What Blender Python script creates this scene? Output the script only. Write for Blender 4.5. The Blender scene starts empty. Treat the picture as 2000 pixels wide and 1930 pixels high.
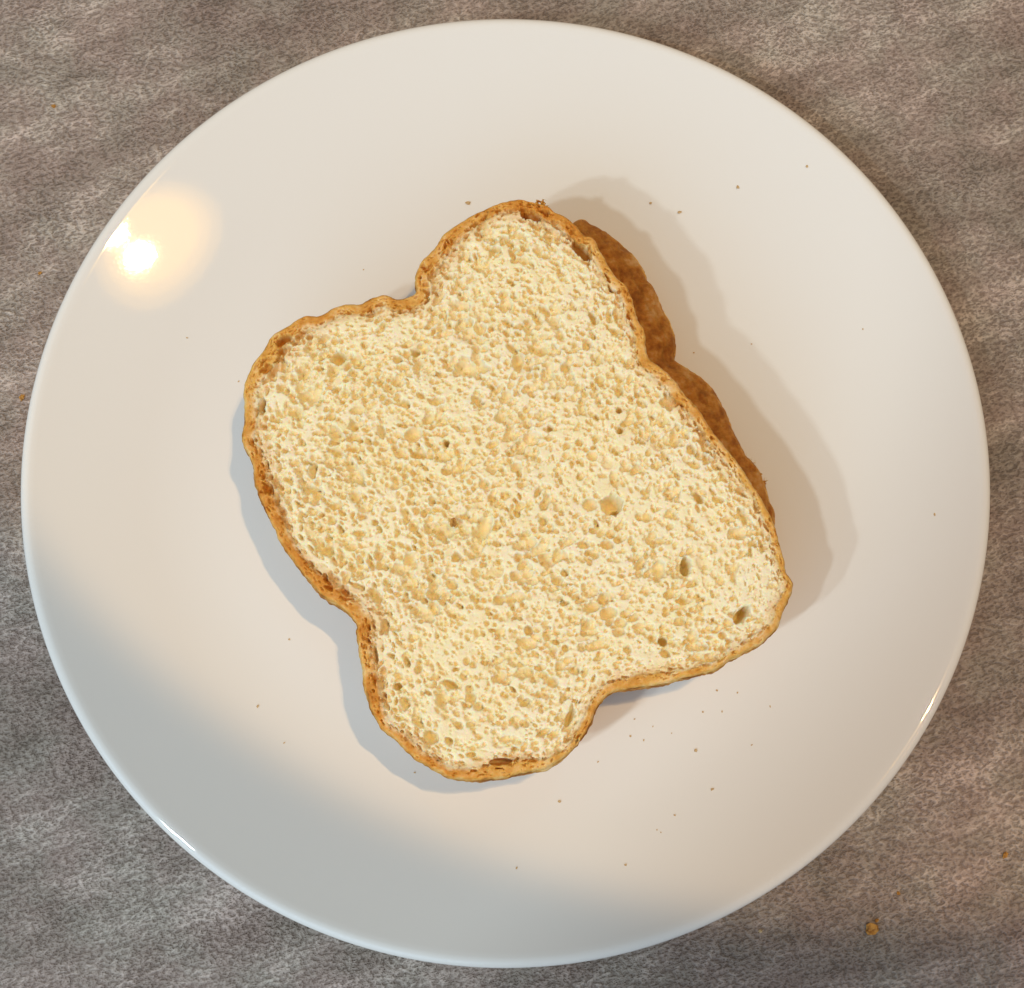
import bpy, math, random
import numpy as np
from mathutils import Vector, Matrix

rng = np.random.default_rng(7)
random.seed(7)
S = bpy.context.scene
COL = S.collection
MM = 0.001

# ------------------------------------------------------------------ camera
TILT = math.radians(11.0)
DIST = 0.335                                   # camera to the plate's rim plane
AIM = Vector((0.00178, -0.0097, 0.016))
CAM = AIM + DIST * Vector((0.0, -math.sin(TILT), math.cos(TILT)))
LENS = 43.15
cd = bpy.data.cameras.new('camera'); cam = bpy.data.objects.new('camera', cd)
COL.objects.link(cam); S.camera = cam
cam.location = CAM; cam.rotation_euler = (TILT, 0, 0)
cd.sensor_width = 36; cd.lens = LENS; cd.clip_start = 0.01; cd.clip_end = 50

# ------------------------------------------------------------------ room light
w = bpy.data.worlds.new('World'); S.world = w; w.use_nodes = True
bg = w.node_tree.nodes['Background']
bg.inputs[0].default_value = (0.97, 0.95, 0.88, 1); bg.inputs[1].default_value = 0.305

def look(o, target):
    o.rotation_euler = (Vector(target) - o.location).to_track_quat('-Z', 'Y').to_euler()

def spot(name, loc, target, power, color, radius, half_deg, blend):
    d = bpy.data.lights.new(name, 'SPOT'); o = bpy.data.objects.new(name, d); COL.objects.link(o)
    o.location = loc; look(o, target)
    d.energy = power; d.color = color; d.shadow_soft_size = radius
    d.spot_size = math.radians(half_deg * 2); d.spot_blend = blend
    return o

def area(name, loc, target, power, color, sx, sy=None, shape='RECTANGLE'):
    d = bpy.data.lights.new(name, 'AREA'); o = bpy.data.objects.new(name, d); COL.objects.link(o)
    o.location = loc; look(o, target)
    d.energy = power; d.color = color; d.shape = shape; d.size = sx; d.size_y = sy or sx
    return o

# ceiling lamp with two warm bulbs, high on the right
LAMP = Vector((0.259, 0.067, 1.05))
WARM = (1.0, 0.63, 0.285)
AIM_B = (0.106, 0.175, 0)  # cone edge stands in for an unseen phone's shadow at the lower left
spot('ceiling_bulb', LAMP, AIM_B, 11.4, WARM, 0.0065, 16.5, 0.10)
spot('ceiling_bulb', LAMP + Vector((0.024, -0.018, 0.0)), AIM_B, 4.3, WARM, 0.005, 16.5, 0.10)
for dia, dx, dy, dz, pw in ((0.112, -0.005, -0.010, 0.030, 0.080), (0.094, -0.003, -0.012, 0.032, 0.060), (0.076, 0.000, -0.014, 0.034, 0.045)):   # nested frosted shade
    area('lamp_shade_glow', LAMP + Vector((dx, dy, dz)), (0, 0, 0), pw, (1.0, 0.50, 0.02), dia, shape='DISK')
# added warm spot with no known lamp behind it, browns the right of the counter
spot('warm_fill_spot', (0.75, -0.30, 0.85), (0.295, -0.15, 0), 23.0, (1.0, 0.43, 0.09), 0.05, 9.2, 1.0)
# cool daylight: two small high panes on the left, and a broad low window below them
COOL = (0.88, 0.99, 1.0)
AIM_A = (-0.151, 0.047, 0)  # cones cut short at the lower right in place of an unseen phone's shadow
spot('window_pane', (-0.585, -0.440, 1.075), AIM_A, 13.0, COOL, 0.026, 11.35, 0.03)
spot('window_pane', (-0.735, -0.560, 0.930), AIM_A, 11.0, COOL, 0.026, 11.15, 0.03)
area('low_window', (-0.70, -1.05, 0.85), (0, 0, 0), 7.4, (0.48, 0.72, 1.0), 1.5, 1.1)

S.view_settings.view_transform = 'Standard'
S.view_settings.look = 'None'
S.view_settings.exposure = 0.0
S.view_settings.gamma = 1.0
S.view_settings.use_curve_mapping = False
S.render.engine = 'CYCLES'
S.cycles.max_bounces = 12
S.cycles.diffuse_bounces = 8
S.cycles.use_denoising = True
S.cycles.sample_clamp_indirect = 6

def at(px, py, z):
    """point on the horizontal plane z (metres) seen at a spot of the 2000 x 1930 photograph"""
    u = (px - 1000) / 2000 * 36 / LENS
    v = -(py - 965) / 2000 * 36 / LENS
    c, s = math.cos(TILT), math.sin(TILT)
    d = Vector((u, v * c + s, v * s - c))
    t = (z - CAM.z) / d.z
    return CAM + d * t

# ------------------------------------------------------------------ helpers
_tab = np.random.default_rng(99).random((32, 32, 32))
def vnoise(x, y, z=0.0):
    x, y, z = np.broadcast_arrays(np.asarray(x, float), np.asarray(y, float), np.asarray(z, float))
    xi, yi, zi = np.floor(x).astype(int), np.floor(y).astype(int), np.floor(z).astype(int)
    fx, fy, fz = x - xi, y - yi, z - zi
    fx, fy, fz = [f * f * (3 - 2 * f) for f in (fx, fy, fz)]
    r = 0
    for i in (0, 1):
        for j in (0, 1):
            for k in (0, 1):
                wgt = (fx if i else 1 - fx) * (fy if j else 1 - fy) * (fz if k else 1 - fz)
                r = r + wgt * _tab[(xi + i) % 32, (yi + j) % 32, (zi + k) % 32]
    return r * 2 - 1

def fbm(x, y, z=0.0, octaves=3):
    r, a = 0, 1.0
    for o in range(octaves):
        r = r + a * vnoise(np.asarray(x) * 2 ** o + 7.3 * o, np.asarray(y) * 2 ** o + 3.1 * o, np.asarray(z) * 2 ** o + 1.7 * o)
        a *= 0.5
    return r / 1.75

def mesh_obj(name, verts, faces, mat, parent=None, smooth=True, attrs=None):
    """verts in mm"""
    me = bpy.data.meshes.new(name)
    v = np.asarray(verts, float) * MM
    if isinstance(faces, np.ndarray):
        n, k = faces.shape
        me.vertices.add(len(v)); me.vertices.foreach_set('co', v.astype(np.float32).ravel())
        me.loops.add(n * k); me.loops.foreach_set('vertex_index', faces.astype(np.int32).ravel())
        me.polygons.add(n); me.polygons.foreach_set('loop_start', np.arange(0, n * k, k, dtype=np.int32))
        me.update(calc_edges=True); me.validate()
    else:
        me.from_pydata(v.tolist(), [], faces)
    if smooth:
        me.polygons.foreach_set('use_smooth', np.ones(len(me.polygons), bool))
    for an, av in (attrs or {}).items():
        a = me.attributes.new(an, 'FLOAT', 'POINT'); a.data.foreach_set('value', np.asarray(av, np.float32))
    me.materials.append(mat)
    me.update()
    o = bpy.data.objects.new(name, me); COL.objects.link(o)
    if parent: o.parent = parent
    return o

def tag(o, label=None, cat=None, group=None, kind=None):
    for k, v in (('label', label), ('category', cat), ('group', group), ('kind', kind)):
        if v: o[k] = v
    return o

class NT:
    def __init__(s, name):
        s.m = bpy.data.materials.new(name); s.m.use_nodes = True
        s.t = s.m.node_tree; s.b = s.t.nodes['Principled BSDF']
    def n(s, typ, **kw):
        nd = s.t.nodes.new(typ)
        for k, v in kw.items():
            if k.startswith('i_'): nd.inputs[int(k[2:])].default_value = v
            else: setattr(nd, k, v)
        return nd
    def l(s, a, b): s.t.links.new(a, b)
    def noise(s, vec, scale, detail=4, rough=0.55, dist=0.0):
        nd = s.n('ShaderNodeTexNoise'); s.l(vec, nd.inputs['Vector'])
        nd.inputs['Scale'].default_value = scale; nd.inputs['Detail'].default_value = detail
        nd.inputs['Roughness'].default_value = rough; nd.inputs['Distortion'].default_value = dist
        return nd.outputs[0]
    def ramp(s, fac, stops):
        nd = s.n('ShaderNodeValToRGB'); s.l(fac, nd.inputs[0]); e = nd.color_ramp.elements
        while len(e) < len(stops): e.new(0.5)
        for el, (p, c) in zip(e, stops):
            el.position = p; el.color = (*c, 1) if len(c) == 3 else c
        return nd.outputs[0]
    def math(s, op, a, b=None, clamp=False):
        nd = s.n('ShaderNodeMath', operation=op, use_clamp=clamp)
        for i, x in enumerate((a, b)):
            if x is None: continue
            if isinstance(x, (int, float)): nd.inputs[i].default_value = x
            else: s.l(x, nd.inputs[i])
        return nd.outputs[0]
    def mix(s, fac, a, b, mode='MIX'):
        nd = s.n('ShaderNodeMix', data_type='RGBA', blend_type=mode)
        for i, x in ((0, fac), (6, a), (7, b)):
            if isinstance(x, (int, float)): nd.inputs[i].default_value = x
            elif isinstance(x, tuple): nd.inputs[i].default_value = (*x, 1)
            else: s.l(x, nd.inputs[i])
        return nd.outputs[2]

def g3(v): return (v, v, v)

# ------------------------------------------------------------------ materials
def mat_counter():
    q = NT('stone_laminate'); tc = q.n('ShaderNodeTexCoord')
    m0 = q.n('ShaderNodeMapping'); q.l(tc.outputs['Object'], m0.inputs[0])
    m0.inputs['Rotation'].default_value = (0, 0, math.radians(-21))
    mp = q.n('ShaderNodeMapping'); q.l(m0.outputs[0], mp.inputs[0])
    mp.inputs['Scale'].default_value = (0.62, 1.0, 1.0)
    v = mp.outputs[0]
    f0 = q.noise(v, 980, 2, 0.5, 0.15)
    f1 = q.noise(v, 1900, 2, 0.5, 0.1)
    fine = q.ramp(q.math('ADD', q.math('MULTIPLY', f0, 0.62), q.math('MULTIPLY', f1, 0.38)), [(0.38, g3(0.0)), (0.50, g3(0.62)), (0.64, g3(1.0))])
    mid = q.noise(v, 150, 4, 0.6, 0.4)
    m1 = q.n('ShaderNodeMapping'); q.l(m0.outputs[0], m1.inputs[0]); m1.inputs['Scale'].default_value = (0.28, 1.0, 1.0)
    big = q.noise(m1.outputs[0], 34, 5, 0.65, 0.6)
    hue = q.noise(tc.outputs['Object'], 45, 4, 0.65)
    amp = q.math('MULTIPLY_ADD', q.noise(v, 70, 2, 0.5), 1.1)          # some patches worn smoother
    amp.node.inputs[2].default_value = 0.25
    height = q.math('ADD', q.math('MULTIPLY', q.math('MULTIPLY', fine, amp), 0.8), q.math('MULTIPLY', mid, 0.25))
    tone = q.math('ADD', q.math('ADD', q.math('MULTIPLY', fine, 0.20), q.math('MULTIPLY', mid, 0.36)), q.math('MULTIPLY', big, 0.52))
    c = q.ramp(tone, [(0.38, (0.185, 0.147, 0.125)), (0.50, (0.285, 0.235, 0.207)), (0.61, (0.385, 0.329, 0.296)), (0.72, (0.62, 0.550, 0.505))])
    warm = q.ramp(hue, [(0.38, (0.97, 1.0, 0.98)), (0.62, (1.04, 0.975, 0.975))])
    c = q.mix(1.0, c, warm, 'MULTIPLY')
    q.l(c, q.b.inputs['Base Color'])
    bp = q.n('ShaderNodeBump'); q.l(height, bp.inputs['Height'])
    bp.inputs['Strength'].default_value = 1.0; bp.inputs['Distance'].default_value = 0.0007
    q.l(bp.outputs[0], q.b.inputs['Normal'])
    q.b.inputs['Roughness'].default_value = 0.52; q.b.inputs['Specular IOR Level'].default_value = 0.35
    return q.m

def mat_plate():
    q = NT('white_glazed_glass'); tc = q.n('ShaderNodeTexCoord')
    v = tc.outputs['Object']
    q.b.inputs['Base Color'].default_value = (0.83, 0.825, 0.81, 1)
    f = q.noise(v, 1300, 2, 0.6)
    g = q.noise(v, 160, 3, 0.6)
    pits = q.ramp(q.math('ADD', q.math('MULTIPLY', f, 0.75), q.math('MULTIPLY', g, 0.25)), [(0.44, g3(0.0)), (0.60, g3(1.0))])
    bp = q.n('ShaderNodeBump'); q.l(pits, bp.inputs['Height'])
    bp.inputs['Strength'].default_value = 0.016; bp.inputs['Distance'].default_value = 0.00004
    q.l(bp.outputs[0], q.b.inputs['Normal'])
    smudge = q.noise(v, 38, 3, 0.6)
    r = q.ramp(q.math('ADD', q.math('MULTIPLY', smudge, 0.6), q.math('MULTIPLY', f, 0.4)), [(0.35, g3(0.010)), (0.65, g3(0.026))])
    q.l(r, q.b.inputs['Roughness'])
    q.b.inputs['Specular IOR Level'].default_value = 0.5
    return q.m

def mat_bread():
    q = NT('bread'); tc = q.n('ShaderNodeTexCoord'); v = tc.outputs['Object']
    at_ = q.n('ShaderNodeAttribute', attribute_name='rim')
    rim = at_.outputs['Fac']
    n1 = q.noise(v, 260, 3, 0.6); n2 = q.noise(v, 900, 3, 0.6); n3 = q.noise(v, 75, 3, 0.6)
    jit = q.math('ADD', q.math('MULTIPLY', q.math('SUBTRACT', n1, 0.5), 3.0), q.math('MULTIPLY', q.math('SUBTRACT', n3, 0.5), 3.4))
    t = q.math('ADD', rim, jit)
    fac = q.math('DIVIDE', q.math('ADD', t, 3.0), 12.0, True)       # rim -3 .. 9 mm
    # crumb: whiter cut walls and yellower gluten film in loose patches
    blot = q.math('ADD', q.math('MULTIPLY', n1, 0.45), q.math('ADD', q.math('MULTIPLY', n2, 0.30), q.math('MULTIPLY', n3, 0.25)))
    crumb = q.ramp(blot, [(0.36, (0.91, 0.80, 0.51)), (0.50, (0.92, 0.83, 0.58)), (0.63, (0.93, 0.88, 0.70))])
    crumb = q.mix(q.ramp(q.noise(v, 48, 3, 0.6), [(0.42, g3(0.0)), (0.62, g3(0.8))]), crumb, (0.91, 0.84, 0.64))
    fl = q.n('ShaderNodeAttribute', attribute_name='film_shade').outputs['Fac']
    crumb = q.mix(q.math('MULTIPLY', fl, 0.60, True), crumb, (0.79, 0.625, 0.265))  # yellow cell lining, with the shade inside pores painted into it
    # crust: golden under the skin, brown skin with darker and paler patches
    blot2 = q.math('ADD', q.math('MULTIPLY', n1, 0.48), q.math('ADD', q.math('MULTIPLY', n3, 0.36), q.math('MULTIPLY', n2, 0.16)))
    skin = q.ramp(blot2, [(0.36, (0.20, 0.066, 0.009)), (0.46, (0.35, 0.130, 0.017)), (0.54, (0.49, 0.215, 0.034)), (0.65, (0.60, 0.36, 0.15))])
    gold = q.ramp(blot, [(0.38, (0.50, 0.18, 0.020)), (0.50, (0.66, 0.30, 0.050)), (0.62, (0.78, 0.48, 0.16))])
    pale = q.ramp(blot, [(0.38, (0.64, 0.32, 0.06)), (0.50, (0.76, 0.46, 0.13)), (0.62, (0.84, 0.62, 0.32))])
    fl0 = q.n('ShaderNodeAttribute', attribute_name='film_shade').outputs['Fac']
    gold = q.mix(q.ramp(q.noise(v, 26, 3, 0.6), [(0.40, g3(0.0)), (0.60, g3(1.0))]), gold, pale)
    gold = q.mix(q.math('MULTIPLY', fl0, 0.42), gold, (0.44, 0.16, 0.014))  # pore shade darkens the crust colour too
    a = q.ramp(fac, [(0.18, g3(0.0)), (0.25, g3(1.0))])
    b = q.ramp(fac, [(0.44, g3(0.0)), (0.55, g3(0.55)), (0.78, g3(1.0))])
    c = q.mix(a, skin, gold)
    c = q.mix(b, c, crumb)
    q.l(c, q.b.inputs['Base Color'])
    q.b.inputs['Roughness'].default_value = 0.72
    q.b.inputs['Specular IOR Level'].default_value = 0.22
    q.b.inputs['Subsurface Weight'].default_value = 0.85
    q.b.inputs['Subsurface Radius'].default_value = (1.0, 0.62, 0.28)
    q.b.inputs['Subsurface Scale'].default_value = 0.0012
    inv = q.math('SUBTRACT', 1.0, b)
    wr = q.math('MULTIPLY', q.math('ADD', q.math('MULTIPLY', n1, 2.2), q.noise(v, 620, 3, 0.6)), inv)
    bp = q.n('ShaderNodeBump'); q.l(q.math('ADD', q.noise(v, 1500, 3, 0.65), wr), bp.inputs['Height'])
    bp.inputs['Strength'].default_value = 0.45; bp.inputs['Distance'].default_value = 0.00040
    q.l(bp.outputs[0], q.b.inputs['Normal'])
    return q.m

def mat_crumbbit(name, lo, hi):
    q = NT(name); tc = q.n('ShaderNodeTexCoord'); v = tc.outputs['Object']
    n = q.noise(v, 900, 3, 0.6)
    q.l(q.ramp(n, [(0.38, lo), (0.62, hi)]), q.b.inputs['Base Color'])
    q.b.inputs['Roughness'].default_value = 0.8
    return q.m

M_counter, M_plate, M_bread = mat_counter(), mat_plate(), mat_bread()
M_bit = mat_crumbbit('toasted_crumb', (0.30, 0.13, 0.020), (0.58, 0.31, 0.07))
M_tan = mat_crumbbit('tan_crumb', (0.48, 0.31, 0.14), (0.72, 0.54, 0.30))
M_pale = mat_crumbbit('pale_crumb', (0.42, 0.30, 0.15), (0.66, 0.52, 0.30))

# ------------------------------------------------------------------ countertop
def build_counter():
    X, Y, T = 700, 520, 38
    b = 3.0
    prof = [(0, -T), (0, -b), (b * 0.3, -b * 0.3), (b, 0)]
    V, F = [], []
    for ins, z in prof:
        for sx, sy in ((-1, -1), (1, -1), (1, 1), (-1, 1)):
            V.append((sx * (X - ins), sy * (Y - ins), z))
    for k in range(len(prof) - 1):
        for i in range(4):
            j = (i + 1) % 4
            F.append((k * 4 + i, k * 4 + j, (k + 1) * 4 + j, (k + 1) * 4 + i))
    n = (len(prof) - 1) * 4
    F.append((n, n + 1, n + 2, n + 3)); F.append((3, 2, 1, 0))
    o = mesh_obj('countertop', V, F, M_counter, smooth=False)
    tag(o, 'grey brown stone patterned countertop with fine slate relief', 'countertop', kind='structure')
build_counter()

# ------------------------------------------------------------------ plate
WELL = 5.0                # top of the well above the counter, mm
R_OUT = 132.5
def plate_profile():
    top = [(0, WELL - 0.05), (30, WELL - 0.04), (60, WELL), (74, WELL + 0.02)]
    r, z, sl = 74.0, WELL + 0.02, 0.0
    while r < 128.3:
        r += 1.2
        if r < 102: sl = 0.305 * (lambda t: t * t * (3 - 2 * t))((r - 74) / 32) if r < 90 else 0.1525 + 0.0131 * (r - 90)
        else: sl = 0.3097 + 0.0042 * (r - 102)
        z += sl * 1.2; top.append((r, z))
    zt = z
    # lip rolls over outwards
    lip = []
    for k in range(1, 15):                      # a smooth half round, tangent to the rim
        t = k / 14
        ang = math.radians(21 - 231 * t ** 1.15)
        lip.append(ang)
    pr, pz, pts_ = top[-1][0], top[-1][1], []
    for k, ang in enumerate(lip):
        st = 0.62 - 0.16 * (k / 13)
        pr += st * math.cos(ang); pz += st * math.sin(ang); pts_.append((pr, pz))
    lip = pts_
    bot = []
    for rr, zz in reversed(top):
        if rr < 128.0 and rr > 84: bot.append((rr - 0.6, zz - 3.6))
    foot = [(82, 1.4), (80.5, 0.5), (79.5, 0.12), (78, 0.05), (76.5, 0.12), (75.5, 0.6), (74, 1.2), (40, 1.3), (0, 1.3)]
    bot = [p for p in bot if p[1] > 1.9]
    return top + lip + bot + foot, top
PROF, PTOP = plate_profile()
def plate_z(r):
    return float(np.interp(r, [p[0] for p in PTOP], [p[1] for p in PTOP]))

def build_plate():
    N = 256
    V, F = [], []
    V.append((0, 0, PROF[0][1]))
    rings = PROF[1:-1]
    for r, z in rings:
        for i in range(N):
            a = 2 * math.pi * i / N
            V.append((r * math.cos(a), r * math.sin(a), z))
    V.append((0, 0, PROF[-1][1])); last = len(V) - 1
    for i in range(N):
        j = (i + 1) % N
        F.append((0, 1 + i, 1 + j))
        for k in range(len(rings) - 1):
            a, b = 1 + k * N, 1 + (k + 1) * N
            F.append((a + i, b + i, b + j, a + j))
        e = 1 + (len(rings) - 1) * N
        F.append((e + i, last, e + j))
    o = mesh_obj('plate', V, F, M_plate)
    tag(o, 'large round glossy white dinner plate on the stone patterned countertop', 'plate')
build_plate()

# ------------------------------------------------------------------ bread
TOP_PX = [(1014,394),(983,400),(954,411),(926,425),(894,445),(866,465),(852,487),(828,509),(815,532),(812,557),(815,574),
 (802,583),(780,589),(751,580),(729,586),(704,598),(678,599),(653,606),(628,621),(602,622),(583,629),(564,643),(536,657),
 (520,681),(501,709),(488,735),(479,763),(478,795),(479,827),(473,850),(477,874),(488,894),(498,919),(500,945),(513,982),
 (526,1010),(541,1039),(555,1067),(577,1099),(602,1131),(631,1163),(653,1178),(675,1193),(691,1209),(700,1224),(699,1234),
 (702,1255),(705,1283),(711,1312),(712,1337),(718,1362),(729,1394),(745,1423),(767,1442),(786,1458),(812,1483),(834,1494),
 (856,1508),(880,1518),(920,1525),(964,1522),(990,1517),(1015,1511),(1040,1506),(1063,1501),(1089,1486),(1111,1470),
 (1127,1454),(1134,1441),(1146,1426),(1155,1407),(1161,1390),(1178,1366),(1200,1352),(1235,1346),(1279,1340),(1305,1335),
 (1327,1326),(1355,1320),(1390,1311),(1412,1299),(1426,1288),(1450,1277),(1476,1264),(1495,1248),(1514,1229),(1521,1207),
 (1535,1175),(1545,1147),(1540,1131),(1531,1118),(1529,1099),(1523,1074),(1517,1048),(1508,1023),(1495,998),(1482,975),
 (1470,956),(1457,935),(1431,897),(1406,865),(1381,833),(1362,801),(1336,773),(1317,748),(1298,729),(1276,713),(1264,700),
 (1260,675),(1258,652),(1246,633),(1238,611),(1233,586),(1222,564),(1204,548),(1187,525),(1177,504),(1168,493),(1164,478),
 (1155,468),(1140,463),(1124,446),(1105,430),(1082,418),(1063,405),(1032,398)]
LOW_PX = [(1128,446),(1152,455),(1178,469),(1203,487),(1225,506),(1244,529),(1254,549),(1258,562),(1270,574),(1278,592),(1286,611),
 (1298,633),(1306,652),(1310,675),(1312,699),(1308,714),(1336,732),(1365,752),(1387,776),(1400,801),(1413,824),(1425,855),
 (1438,880),(1448,902),(1464,916),(1476,935),(1484,953),(1492,985),(1503,1025)]

H_LOW, H_TOP = 16.0, 16.0
Z0 = WELL + 0.05
Z1 = Z0 + H_LOW + 0.15
ZT = Z1 + H_TOP

def w2(px, z):
    return np.array([[p.x / MM, p.y / MM] for p in (at(x, y, z * MM) for x, y in px)])

def closed_spline(P, n):
    P = np.asarray(P); k = len(P); out = []
    for i in range(k):
        p0, p1, p2, p3 = P[i - 1], P[i], P[(i + 1) % k], P[(i + 2) % k]
        for t in np.linspace(0, 1, 8, endpoint=False):
            out.append(0.5 * ((2 * p1) + (-p0 + p2) * t + (2 * p0 - 5 * p1 + 4 * p2 - p3) * t ** 2 + (-p0 + 3 * p1 - 3 * p2 + p3) * t ** 3))
    out = np.array(out)
    seg = np.linalg.norm(np.roll(out, -1, 0) - out, axis=1); s = np.concatenate([[0], np.cumsum(seg)])
    q = np.linspace(0, s[-1], n, endpoint=False); pp = np.vstack([out, out[:1]])
    return np.stack([np.interp(q, s, pp[:, 0]), np.interp(q, s, pp[:, 1])], 1)

def normals2(P):
    t = np.roll(P, -2, 0) - np.roll(P, 2, 0); t /= np.linalg.norm(t, axis=1)[:, None] + 1e-9
    n = np.stack([t[:, 1], -t[:, 0]], 1)
    area_ = np.sum(P[:, 0] * np.roll(P[:, 1], -1) - np.roll(P[:, 0], -1) * P[:, 1])
    return n if area_ > 0 else -n

def smooth_closed(A, it):
    for _ in range(it): A = 0.25 * np.roll(A, 1, 0) + 0.5 * A + 0.25 * np.roll(A, -1, 0)
    return A

def sdf_grid(P, x, y):
    """signed distance (positive outside) on grid, exact on a coarse lattice then interpolated"""
    cs = 0.7
    cx = np.arange(x[0] - 1, x[-1] + 1.7, cs); cy = np.arange(y[0] - 1, y[-1] + 1.7, cs)
    Q = P[::2]; A, B = Q, np.roll(Q, -1, 0); E = B - A; EL = (E ** 2).sum(1)
    D = np.empty((len(cy), len(cx)))
    for r, yy in enumerate(cy):
        p = np.stack([cx, np.full_like(cx, yy)], 1)[:, None, :]
        wv = p - A[None]
        t = np.clip((wv * E).sum(2) / EL, 0, 1)
        d = np.sqrt((((wv - t[..., None] * E) ** 2).sum(2)).min(1))
        cond = (A[:, 1] > yy) != (B[:, 1] > yy)
        Ac, Bc = A[cond], B[cond]
        xi = Ac[:, 0] + (yy - Ac[:, 1]) / (Bc[:, 1] - Ac[:, 1]) * (Bc[:, 0] - Ac[:, 0])
        inside = ((cx[:, None] < xi[None]).sum(1) % 2) == 1
        D[r] = np.where(inside, -d, d)
    fx = (x - cx[0]) / cs; fy = (y - cy[0]) / cs
    ix, iy = fx.astype(int), fy.astype(int); tx, ty = fx - ix, fy - iy
    g = lambda a, b: D[np.ix_(iy + a, ix + b)]
    return (g(0, 0) * (1 - ty)[:, None] + g(1, 0) * ty[:, None]) * (1 - tx)[None] + (g(0, 1) * (1 - ty)[:, None] + g(1, 1) * ty[:, None]) * tx[None]

def porous(h, sd, gx, gy, x, y, step, special):
    """cut a random packing of flattened gas cells open: h is the cut face relative to 0 (mm)"""
    ny, nx = h.shape
    cells = []
    smod = np.clip(1.0 + 0.75 * fbm(gx / 11.0, gy / 11.0, 12.5, 2), 0.55, 1.55)
    ang_f = fbm(gx / 26.0, gy / 26.0, 3.3, 2) * 3.0
    def add(n, rlo, rhi, power, zlo, zhi, dmin, dmax, kz=0.75, shallow=0.5):
        k = 0
        while k < n:
            m = 4 * n
            px = rng.uniform(x[0], x[-1], m); py = rng.uniform(y[0], y[-1], m)
            ix = ((px - x[0]) / step).astype(int).clip(0, nx - 1); iy = ((py - y[0]) / step).astype(int).clip(0, ny - 1)
            d = -sd[iy, ix]; ok = (d > dmin) & (d < dmax)
            for a, b, i, j, dd in zip(px[ok], py[ok], ix[ok], iy[ok], d[ok]):
                R = rlo + (rhi - rlo) * rng.random() ** power
                R *= smod[j, i]
                near = math.exp(-max(dd - 2, 0) / 9.0)
                gxx = gradx[j, i]; gyy = grady[j, i]
                tang = math.atan2(gxx, -gyy)
                if rng.random() < near * 0.95 + 0.05: th = tang + rng.normal(0, 0.25); asp = 1.0 + rng.random() * (0.5 + 1.5 * near)
                else: th = ang_f[j, i] + rng.normal(0, 0.6); asp = 1.0 + 1.1 * rng.random() ** 1.4
                R2 = R * (0.75 + 0.25 * (1 - near))
                if rng.random() < shallow: zc_, rz_ = 0.05, R * rng.uniform(0.12, 0.40)
                else: zc_, rz_ = rng.uniform(zlo, zhi) * R, R * kz * rng.uniform(0.6, 1.2)
                cells.append((zc_, a, b, R * math.sqrt(asp), R2 / math.sqrt(asp), rz_, th))
                k += 1
                if k >= n: break
    grady, gradx = np.gradient(sd, step)
    add(8000, 0.24, 0.44, 1.2, -0.6, 0.1, 1.0, 99, 1.6, 0.30)
    add(6500, 0.40, 0.85, 1.5, -0.6, 0.1, 2.0, 99, 2.1, 0.30)
    add(1700, 0.80, 1.50, 1.7, -0.4, 0.1, 3.5, 99, 1.9, 0.50)
    add(110, 1.4, 2.2, 1.6, -0.3, 0.1, 6.5, 99, 1.4, 0.75)
    add(1000, 0.24, 0.55, 1.4, -0.6, 0.1, 0.5, 4.2, 1.7, 0.4)
    for c in [c for c in cells if c[3] > 0.95]:
        for _ in range(rng.integers(1, 5)):
            a_, q_ = rng.uniform(0, 6.28), 0.75 * math.sqrt(rng.random())
            r_ = rng.uniform(0.25, 0.55)
            cells.append((c[0] - c[5] * 0.9 + 0.1, c[1] + math.cos(a_) * q_ * c[3], c[2] + math.sin(a_) * q_ * c[4], r_ * 1.2, r_, r_ * rng.uniform(1.0, 2.6), rng.uniform(0, 3.1)))
    cells += special
    cells.sort(key=lambda c: -c[0])
    film_shade = np.zeros_like(h)
    wob = fbm(gx / 0.9, gy / 0.9, 9.0, 2) * 0.30
    for zc, a, b, ra, rb, rz, th in cells:
        rm = max(ra, rb) * 1.25
        i0 = max(int((a - rm - x[0]) / step), 0); i1 = min(int((a + rm - x[0]) / step) + 2, nx)
        j0 = max(int((b - rm - y[0]) / step), 0); j1 = min(int((b + rm - y[0]) / step) + 2, ny)
        if i1 <= i0 or j1 <= j0: continue
        X = gx[j0:j1, i0:i1] - a; Y = gy[j0:j1, i0:i1] - b
        c, s = math.cos(th), math.sin(th)
        rho = ((X * c + Y * s) / ra) ** 2 + ((-X * s + Y * c) / rb) ** 2 + wob[j0:j1, i0:i1]
        q = np.clip(1 - rho, 0, 1) ** 0.34 * rz
        hh = h[j0:j1, i0:i1]
        if ra > 0.5 and zc + rz > 0: hh += np.where((rho > 1) & (rho < 1.5) & (hh > -0.5), 0.05 * (1.5 - rho), 0)
        m = (rho < 1) & (hh <= zc + q + 0.05) & (hh > zc - q)
        hh[m] = (zc - q)[m]
        fv = rng.uniform(0.2, 0.5) if rz < 0.5 * rb else rng.uniform(0.55, 1.15)  # deep cells take a stronger painted shade than shallow ones
        film_shade[j0:j1, i0:i1][m] = (fv * (0.6 if ra < 0.5 else 1.0) * (0.38 + 0.70 * np.clip(1 - rho, 0, 1) ** 0.6))[m]   # painted pore shade, strongest at the cell centre
    return h, film_shade

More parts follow.
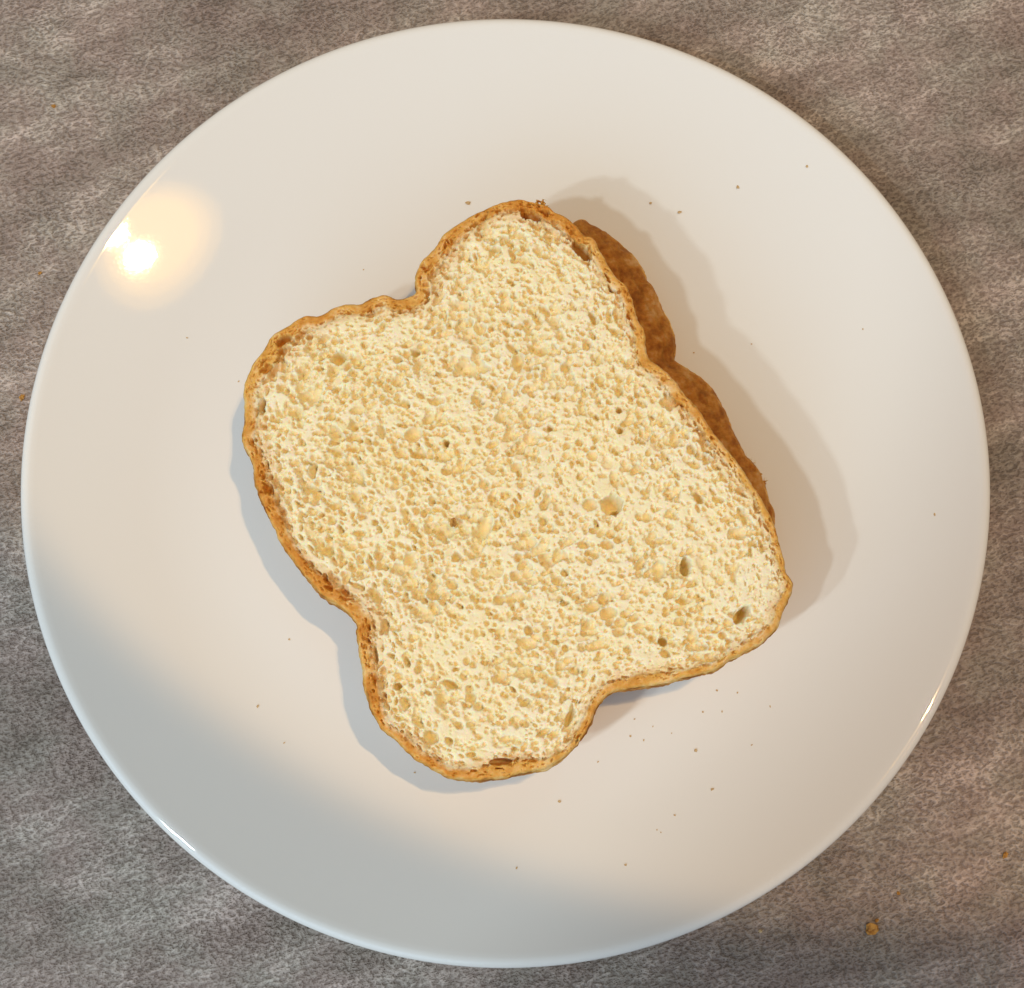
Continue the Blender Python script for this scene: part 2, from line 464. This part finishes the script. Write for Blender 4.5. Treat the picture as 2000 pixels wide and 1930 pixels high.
def build_slice(name, outline, zb, zt, step, pores, label, bulge, special=(), seed=0.0, dome=0.0):
    root = bpy.data.objects.new(name, None); COL.objects.link(root)
    cxy = outline.mean(0)
    root.location = (cxy[0] * MM, cxy[1] * MM, zb * MM)
    root.empty_display_size = 0.02
    tag(root, label, 'bread')
    P = outline - cxy
    special = [(s[0], s[1] - cxy[0], s[2] - cxy[1], *s[3:]) for s in special]
    H = zt - zb
    # --- outline with small ragged bumps
    s = np.arange(len(P)) / len(P)
    N2 = normals2(P)
    rag = 0.45 * fbm(P[:, 0] / 7.0, P[:, 1] / 7.0, seed + 0.5, 2) + 0.20 * vnoise(P[:, 0] / 0.7, P[:, 1] / 0.7, seed)
    P = P + N2 * rag[:, None]
    P = smooth_closed(P, 1)
    N2 = smooth_closed(normals2(P), 6); N2 /= np.linalg.norm(N2, axis=1)[:, None]
    # --- top face
    m = 3.0
    x = np.arange(P[:, 0].min() - m, P[:, 0].max() + m, step); y = np.arange(P[:, 1].min() - m, P[:, 1].max() + m, step)
    gx, gy = np.meshgrid(x, y)
    sd = sdf_grid(P, x, y)
    d = -sd
    h = 0.55 * fbm(gx / 14.0, gy / 14.0, seed + 2.2, 3) + 0.20 * fbm(gx / 2.6, gy / 2.6, seed + 5.1, 2)
    film_shade = np.zeros_like(h)
    if dome:
        h = h + 0.45 * fbm(gx / 3.0, gy / 3.0, seed, 3) - 0.7 * np.clip(0.16 - np.abs(fbm(gx / 6.0, gy / 6.0, seed + 6.0, 2)), 0, 1) / 0.16 + 0.15 * vnoise(gx / 0.9, gy / 0.9, 4.0)
    if pores:
        h = h + 0.05 * vnoise(gx / 0.55, gy / 0.55, 1.5) + 0.11 * fbm(gx / 1.3, gy / 1.3, 6.5, 2)
        h, film_shade = porous(h, sd, gx, gy, x, y, step, special)
    h = np.maximum(h, -9.5)
    e = np.clip(1 - d / 0.9, 0, 1)
    h = h * np.clip(0.25 + d / 1.2, 0, 1) - 1.0 * e ** 2
    gyv, gxv = np.gradient(sd, step); gl = np.sqrt(gxv ** 2 + gyv ** 2) + 1e-9
    ins = sd < 0
    cell = ins[:-1, :-1] | ins[1:, :-1] | ins[:-1, 1:] | ins[1:, 1:]
    out = ~ins
    X = np.where(out, gx - sd * gxv / gl, gx); Y = np.where(out, gy - sd * gyv / gl, gy)
    Z = H + np.where(out, -1.0, h)
    if dome: Z = Z - np.where(out, dome * 0.55, dome * 0.55 * np.clip(1 - d / 9.0, 0, 1) ** 2)
    wmod = np.clip(1.0 + 0.75 * fbm(gx / 16.0, gy / 16.0, seed + 8.0, 2), 0.5, 1.8)
    rim = np.clip(d, 0, 40) / wmod - (9.0 if dome else 0)
    thr = 3.3 * wmod + 0.8 * fbm(gx / 5.0, gy / 5.0, seed + 4.0, 2)
    crustmask = cell & ((d < thr)[:-1, :-1])
    nx = len(x)
    def faces(mask):
        jj, ii = np.nonzero(mask)
        a = jj * nx + ii
        return np.stack([a, a + 1, a + nx + 1, a + nx], 1)
    V = np.stack([X.ravel(), Y.ravel(), Z.ravel()], 1)
    def compact(F, extraV=None, extraF=None, extra_rim=None):
        u, inv = np.unique(F.ravel(), return_inverse=True)
        F2 = inv.reshape(F.shape); V2 = V[u]; r2 = rim.ravel()[u]; f2 = film_shade.ravel()[u]
        if extraV is not None:
            F2 = np.vstack([F2, extraF + len(V2)]); V2 = np.vstack([V2, extraV]); r2 = np.concatenate([r2, extra_rim]); f2 = np.concatenate([f2, np.zeros(len(extraV))])
        return V2, F2, r2, f2
    # --- side wall of the crust
    n = len(P); L = 18
    ts = np.linspace(0, 1, L); HW = H - 0.55 * dome
    WV, WR = [], []
    for k, t in enumerate(ts):
        z = (HW - 1.05) * (1 - t)
        prof = bulge * (math.sin(math.pi * min(1, t * 1.02)) ** 0.7) - 0.9 * max(0, (t - 0.86) / 0.14) ** 2
        off = prof + 0.12
        if k == 0: off = -0.7; z = HW - 1.12
        nz = 0.0 if k == 0 else 1.0
        bump = nz * (0.55 * fbm(P[:, 0] / 5.5, P[:, 1] / 5.5, z / 7.0 + seed, 3) + 0.22 * vnoise(P[:, 0] / 1.1, P[:, 1] / 1.1, z / 1.1)) * min(1, t * 4) 
        q = P + N2 * (off + bump)[:, None] if not np.isscalar(bump) else P + N2 * off
        WV.append(np.column_stack([q, np.full(n, z)])); WR.append(np.full(n, -0.2 - 1.6 * min(1, t * 3.5)))
    WV = np.vstack(WV); WR = np.concatenate(WR)
    i = np.arange(n); j = (i + 1) % n
    WF = np.vstack([np.stack([k * n + i, (k + 1) * n + i, (k + 1) * n + j, k * n + j], 1) for k in range(L - 1)])
    a = np.sum(P[:, 0] * np.roll(P[:, 1], -1) - np.roll(P[:, 0], -1) * P[:, 1])
    if a > 0: WF = WF[:, ::-1]
    V2, F2, r2, f2 = compact(faces(crustmask), WV, WF, WR)
    crust = mesh_obj('crust', V2, F2, M_bread, root, attrs={'rim': r2, 'film_shade': f2})
    V3, F3, r3, f3 = compact(faces(cell & ~crustmask))
    # underside of the crumb
    mesh_obj('crumb', V3, F3, M_bread, root, attrs={'rim': r3, 'film_shade': f3})
    step2 = 2.0
    bx = np.arange(P[:, 0].min() - 1, P[:, 0].max() + 1, step2); by = np.arange(P[:, 1].min() - 1, P[:, 1].max() + 1, step2)
    sb = sdf_grid(P, bx, by) + 0.6
    g1, g2 = np.meshgrid(bx, by); gv, gu = np.gradient(sb, step2); gl = np.sqrt(gu ** 2 + gv ** 2) + 1e-9
    o2 = sb > 0
    U = np.stack([np.where(o2, g1 - sb * gu / gl, g1).ravel(), np.where(o2, g2 - sb * gv / gl, g2).ravel(), np.full(g1.size, 0.02)], 1)
    i2 = ~o2; c2 = i2[:-1, :-1] | i2[1:, :-1] | i2[:-1, 1:] | i2[1:, 1:]
    jj, ii = np.nonzero(c2); a0 = jj * len(bx) + ii
    Fb = np.stack([a0, a0 + len(bx), a0 + len(bx) + 1, a0 + 1], 1)
    u, inv = np.unique(Fb.ravel(), return_inverse=True)
    mesh_obj('underside', U[u], inv.reshape(Fb.shape), M_bread, root, attrs={'rim': np.clip(-sb.ravel()[u], 0, 30)})
    return root, cxy, P

top_out = closed_spline(w2(TOP_PX, ZT - 2.5), 1400)
low_right = w2(LOW_PX, Z0 + 6.0)
# hidden remainder of the lower slice follows the upper one, a little smaller
ta = w2(TOP_PX, ZT - 2.5)
nn = normals2(ta)
ta_in = ta - nn * 1.6
pA = np.array(w2([LOW_PX[0]], ZT - 2.5)[0]); pB = np.array(w2([(1531, 1118)], ZT - 2.5)[0])
iA = int(np.argmin(((ta - w2([(1105, 430)], ZT - 2.5)[0]) ** 2).sum(1))); iB = int(np.argmin(((ta - pB) ** 2).sum(1)))
low_pts = list(low_right)
# TOP_PX runs anticlockwise on the picture from the top, so iB .. end is the right side
k = iB
while k != iA + 0:
    k = (k - 1) % len(ta)
    if k == iA: break
    if k <= iB - 1 or k >= iA: low_pts.append(ta_in[k])
low_out = closed_spline(np.array(low_pts), 1100)

def hole(px, py, ra, rb, deg, depth, zc=0.0):
    p = at(px, py, ZT * MM)
    return (zc, p.x / MM, p.y / MM, ra, rb, depth * 2.3, math.radians(deg))
special = [
    hole(660, 698, 2.0, 1.9, 0, 2.6), hole(1012, 705, 2.4, 1.7, 80, 1.6), hole(1195, 985, 2.9, 2.6, 10, 3.0),
    hole(1202, 997, 1.4, 1.0, 40, 3.6, -0.8), hole(1340, 1105, 2.5, 1.35, 85, 4.0), hole(1450, 1200, 3.0, 1.15, 48, 4.2),
    hole(620, 965, 1.7, 1.3, 80, 1.8), hole(1295, 1253, 1.25, 1.15, 0, 3.2), hole(1300, 1276, 1.4, 1.1, 0, 1.6),
    hole(1153, 985, 1.9, 1.7, 0, 1.5), hole(1025, 419, 1.25, 1.15, 0, 3.2), hole(1041, 421, 1.0, 0.9, 0, 1.8),
    hole(1137, 489, 3.6, 1.5, -42, 3.8), hole(968, 1118, 2.2, 1.6, 15, 0.5), hole(1020, 1065, 1.8, 1.0, 55, 0.5),
    hole(512, 790, 1.9, 0.9, 80, 2.6),
    hole(553, 663, 2.4, 1.1, 35, 2.2), hole(978, 1488, 2.9, 0.9, 3, 2.6), hole(842, 1440, 2.0, 1.5, -30, 1.9),
    hole(880, 1336, 2.0, 1.0, -25, 2.0), hole(776, 1340, 1.1, 1.0, 0, 2.4), hole(1113, 1402, 2.6, 0.9, 65, 2.4),
    hole(1288, 1112, 2.4, 1.7, 85, 1.6), hole(1375, 1100, 2.4, 1.9, -60, 0.35),
    hole(1212, 839, 1.0, 0.8, 60, 2.2), hole(1210, 800, 1.0, 0.8, 60, 2.2), hole(1158, 620, 2.0, 0.8, -62, 2.0),
    hole(1365, 972, 1.7, 1.2, -60, 2.2), hole(812, 687, 1.4, 0.9, 35, 2.6), hole(1075, 835, 0.9, 0.8, 0, 2.0),
    hole(1158, 890, 1.5, 1.3, 0, 0.8), hole(1187, 905, 1.6, 1.5, 0, 0.4), hole(872, 863, 0.95, 0.9, 0, 2.4),
]
low, low_c, low_P = build_slice('bread_slice', low_out, Z0, Z0 + H_LOW, 0.45, False,
    'lower slice of white bread mostly hidden under the other slice, showing brown crust', 0.9, seed=11.0, dome=6.0)
top, top_c, top_P = build_slice('bread_slice', top_out, Z1, ZT, 0.21, True,
    'upper slice of white bread with open porous crumb and golden crust, lying on another slice', 0.3, special, seed=3.0)

# ------------------------------------------------------------------ torn crust threads
def threads(parent, pc, zrel, pts, out_dir, n, lmin, lmax, seed):
    r = np.random.default_rng(seed); V, F = [], []
    for _ in range(n):
        p = pts[r.integers(len(pts))] + r.normal(0, 0.5, 2)
        a = math.atan2(out_dir[1], out_dir[0]) + r.normal(0, 0.65)
        ln = r.uniform(lmin, lmax); z = zrel + r.uniform(-1.6, 1.6); up = r.normal(0, 0.25)
        b = len(V)
        for k, t in enumerate((0, 0.35, 0.7, 1.0)):
            wd = 0.50 * (1 - t) + 0.03
            a2 = a + 0.5 * t * r.normal()
            c = np.array([p[0] + math.cos(a2) * ln * t, p[1] + math.sin(a2) * ln * t, z + up * ln * t])
            for q in range(4):
                th = q * math.pi / 2
                V.append(c + np.array([-math.sin(a2) * math.cos(th) * wd, math.cos(a2) * math.cos(th) * wd, math.sin(th) * wd]))
        for k in range(3):
            for q in range(4):
                q2 = (q + 1) % 4
                F.append((b + k * 4 + q, b + k * 4 + q2, b + k * 4 + 4 + q2, b + k * 4 + 4 + q))
        F.append((b + 12, b + 13, b + 14, b + 15)); F.append((b + 3, b + 2, b + 1, b))
    o = mesh_obj('torn_crust', V, F, M_bread, parent, attrs={'rim': np.full(len(V), -0.6)})
    return o
fr = w2([(1448, 905), (1458, 912), (1466, 922), (1472, 935), (1478, 948)], Z0 + 6) - low_c
threads(low, low_c, 6.0, fr, (0.9, 0.35), 60, 1.0, 3.0, 5)
fr = w2([(1052, 400), (1060, 404), (1066, 407)], ZT - 2) - top_c
threads(top, top_c, H_TOP - 1.6, fr, (0.2, 1.0), 9, 0.9, 1.9, 6)

# ------------------------------------------------------------------ loose crumbs
import bmesh
def crumb_mesh(seed, sub=2):
    bm = bmesh.new(); bmesh.ops.create_icosphere(bm, subdivisions=sub, radius=1.0)
    for v in bm.verts:
        c = v.co * 1.3
        v.co *= 0.80 + 0.75 * float(fbm(c.x + seed * 3.7, c.y + seed, c.z + 5, 2))
    me = bpy.data.meshes.new('crumb_shape'); bm.to_mesh(me); bm.free()
    return me
SHAPES = [crumb_mesh(i) for i in range(6)]
def crumb(px, py, size_px, on, label, group, mat=M_bit, asp=1.5, ang=0.0, flat=0.45):
    if on == 'plate':
        z = WELL
        for _ in range(4):
            p = at(px, py, z * MM); r = math.hypot(p.x, p.y) / MM; z = plate_z(r)
    elif on == 'counter': z = 0.0; p = at(px, py, 0)
    else: z = on; p = at(px, py, z * MM)
    hw = size_px * 0.5 * 0.142 * MM
    me = SHAPES[random.randrange(len(SHAPES))].copy(); me.materials.append(mat)
    o = bpy.data.objects.new('bread_crumb', me); COL.objects.link(o)
    sc = (hw * math.sqrt(asp), hw / math.sqrt(asp), hw * flat)
    zmin = min(v.co.z for v in me.vertices)
    me.transform(Matrix.Diagonal((*sc, 1)))
    o.location = (p.x, p.y, z * MM - zmin * sc[2] - 0.00003)
    o.rotation_euler = (0, 0, ang)
    tag(o, label, 'crumb', group)
    return o

crumb(1699, 1816, 31, 'counter', 'largest golden brown crumb, lying on the bare countertop', None, asp=1.25, ang=-0.3, flat=0.5)
GC = 'small crumbs on the countertop'
for x_, y_, s_ in ((1962, 1670, 13), (1755, 1745, 9), (105, 209, 11), (78, 534, 9), (43, 777, 14), (1712, 1797, 9)):
    lb = 'small brown crumb on the bare countertop away from the plate'
    if x_ == 43: lb = 'small brown crumb on the countertop right against the plate edge'
    if x_ == 1712: lb = 'tiny brown crumb right next to the largest crumb on the countertop'
    crumb(x_, y_, s_, 'counter', lb, GC, asp=random.uniform(1.1, 1.6), ang=random.uniform(0, 3))
crumb(1485, 1818, 8, 'counter', 'tiny pale whitish crumb on the bare countertop beside the plate', None, M_pale)
GP = 'tiny crumbs scattered on the plate'
for x_, y_, s_ in ((914, 397, 12), (1327, 415, 12), (1271, 397, 9), (1441, 366, 9), (1092, 1566, 8), (1358, 1466, 9), (503, 1380, 7),
                   (1825, 1005, 7), (1009, 1696, 6), (1222, 1689, 7), (1231, 1438, 6), (1239, 1405, 5), (1400, 1349, 6), (1410, 1390, 5),
                   (1373, 1391, 6), (1440, 1353, 5), (1391, 1542, 7), (1318, 1592, 6), (1168, 1488, 5), (1275, 1419, 4), (1257, 1446, 5),
                   (1312, 1432, 4), (365, 660, 5), (1685, 643, 5), (1468, 672, 5), (1355, 689, 5), (1576, 325, 8), (466, 745, 5),
                   (565, 1249, 5), (810, 1509, 5), (555, 1451, 5), (1504, 1380, 5), (1468, 1455, 5), (1283, 1621, 4), (1291, 1626, 4), (710, 527, 4)):
    p_ = at(x_, y_, WELL * MM); r_ = math.hypot(p_.x, p_.y) / MM
    dn = float(np.sqrt(((top_out - np.array([p_.x, p_.y]) / MM) ** 2).sum(1)).min())
    if r_ > 96: lb = 'tiny tan crumb lying on the sloping rim of the white plate'
    elif dn < 14: lb = 'tiny tan crumb on the white plate close beside the bread'
    else: lb = 'tiny tan crumb on the flat of the white plate away from the bread'
    crumb(x_, y_, s_ * 0.8, 'plate', lb, GP, M_tan, asp=random.uniform(1.1, 2.0), ang=random.uniform(0, 3))
crumb(887, 1023, 19, ZT + 0.1, 'small orange crust flake resting on the pale crumb of the upper slice', None, asp=1.6, ang=1.4, flat=0.5)
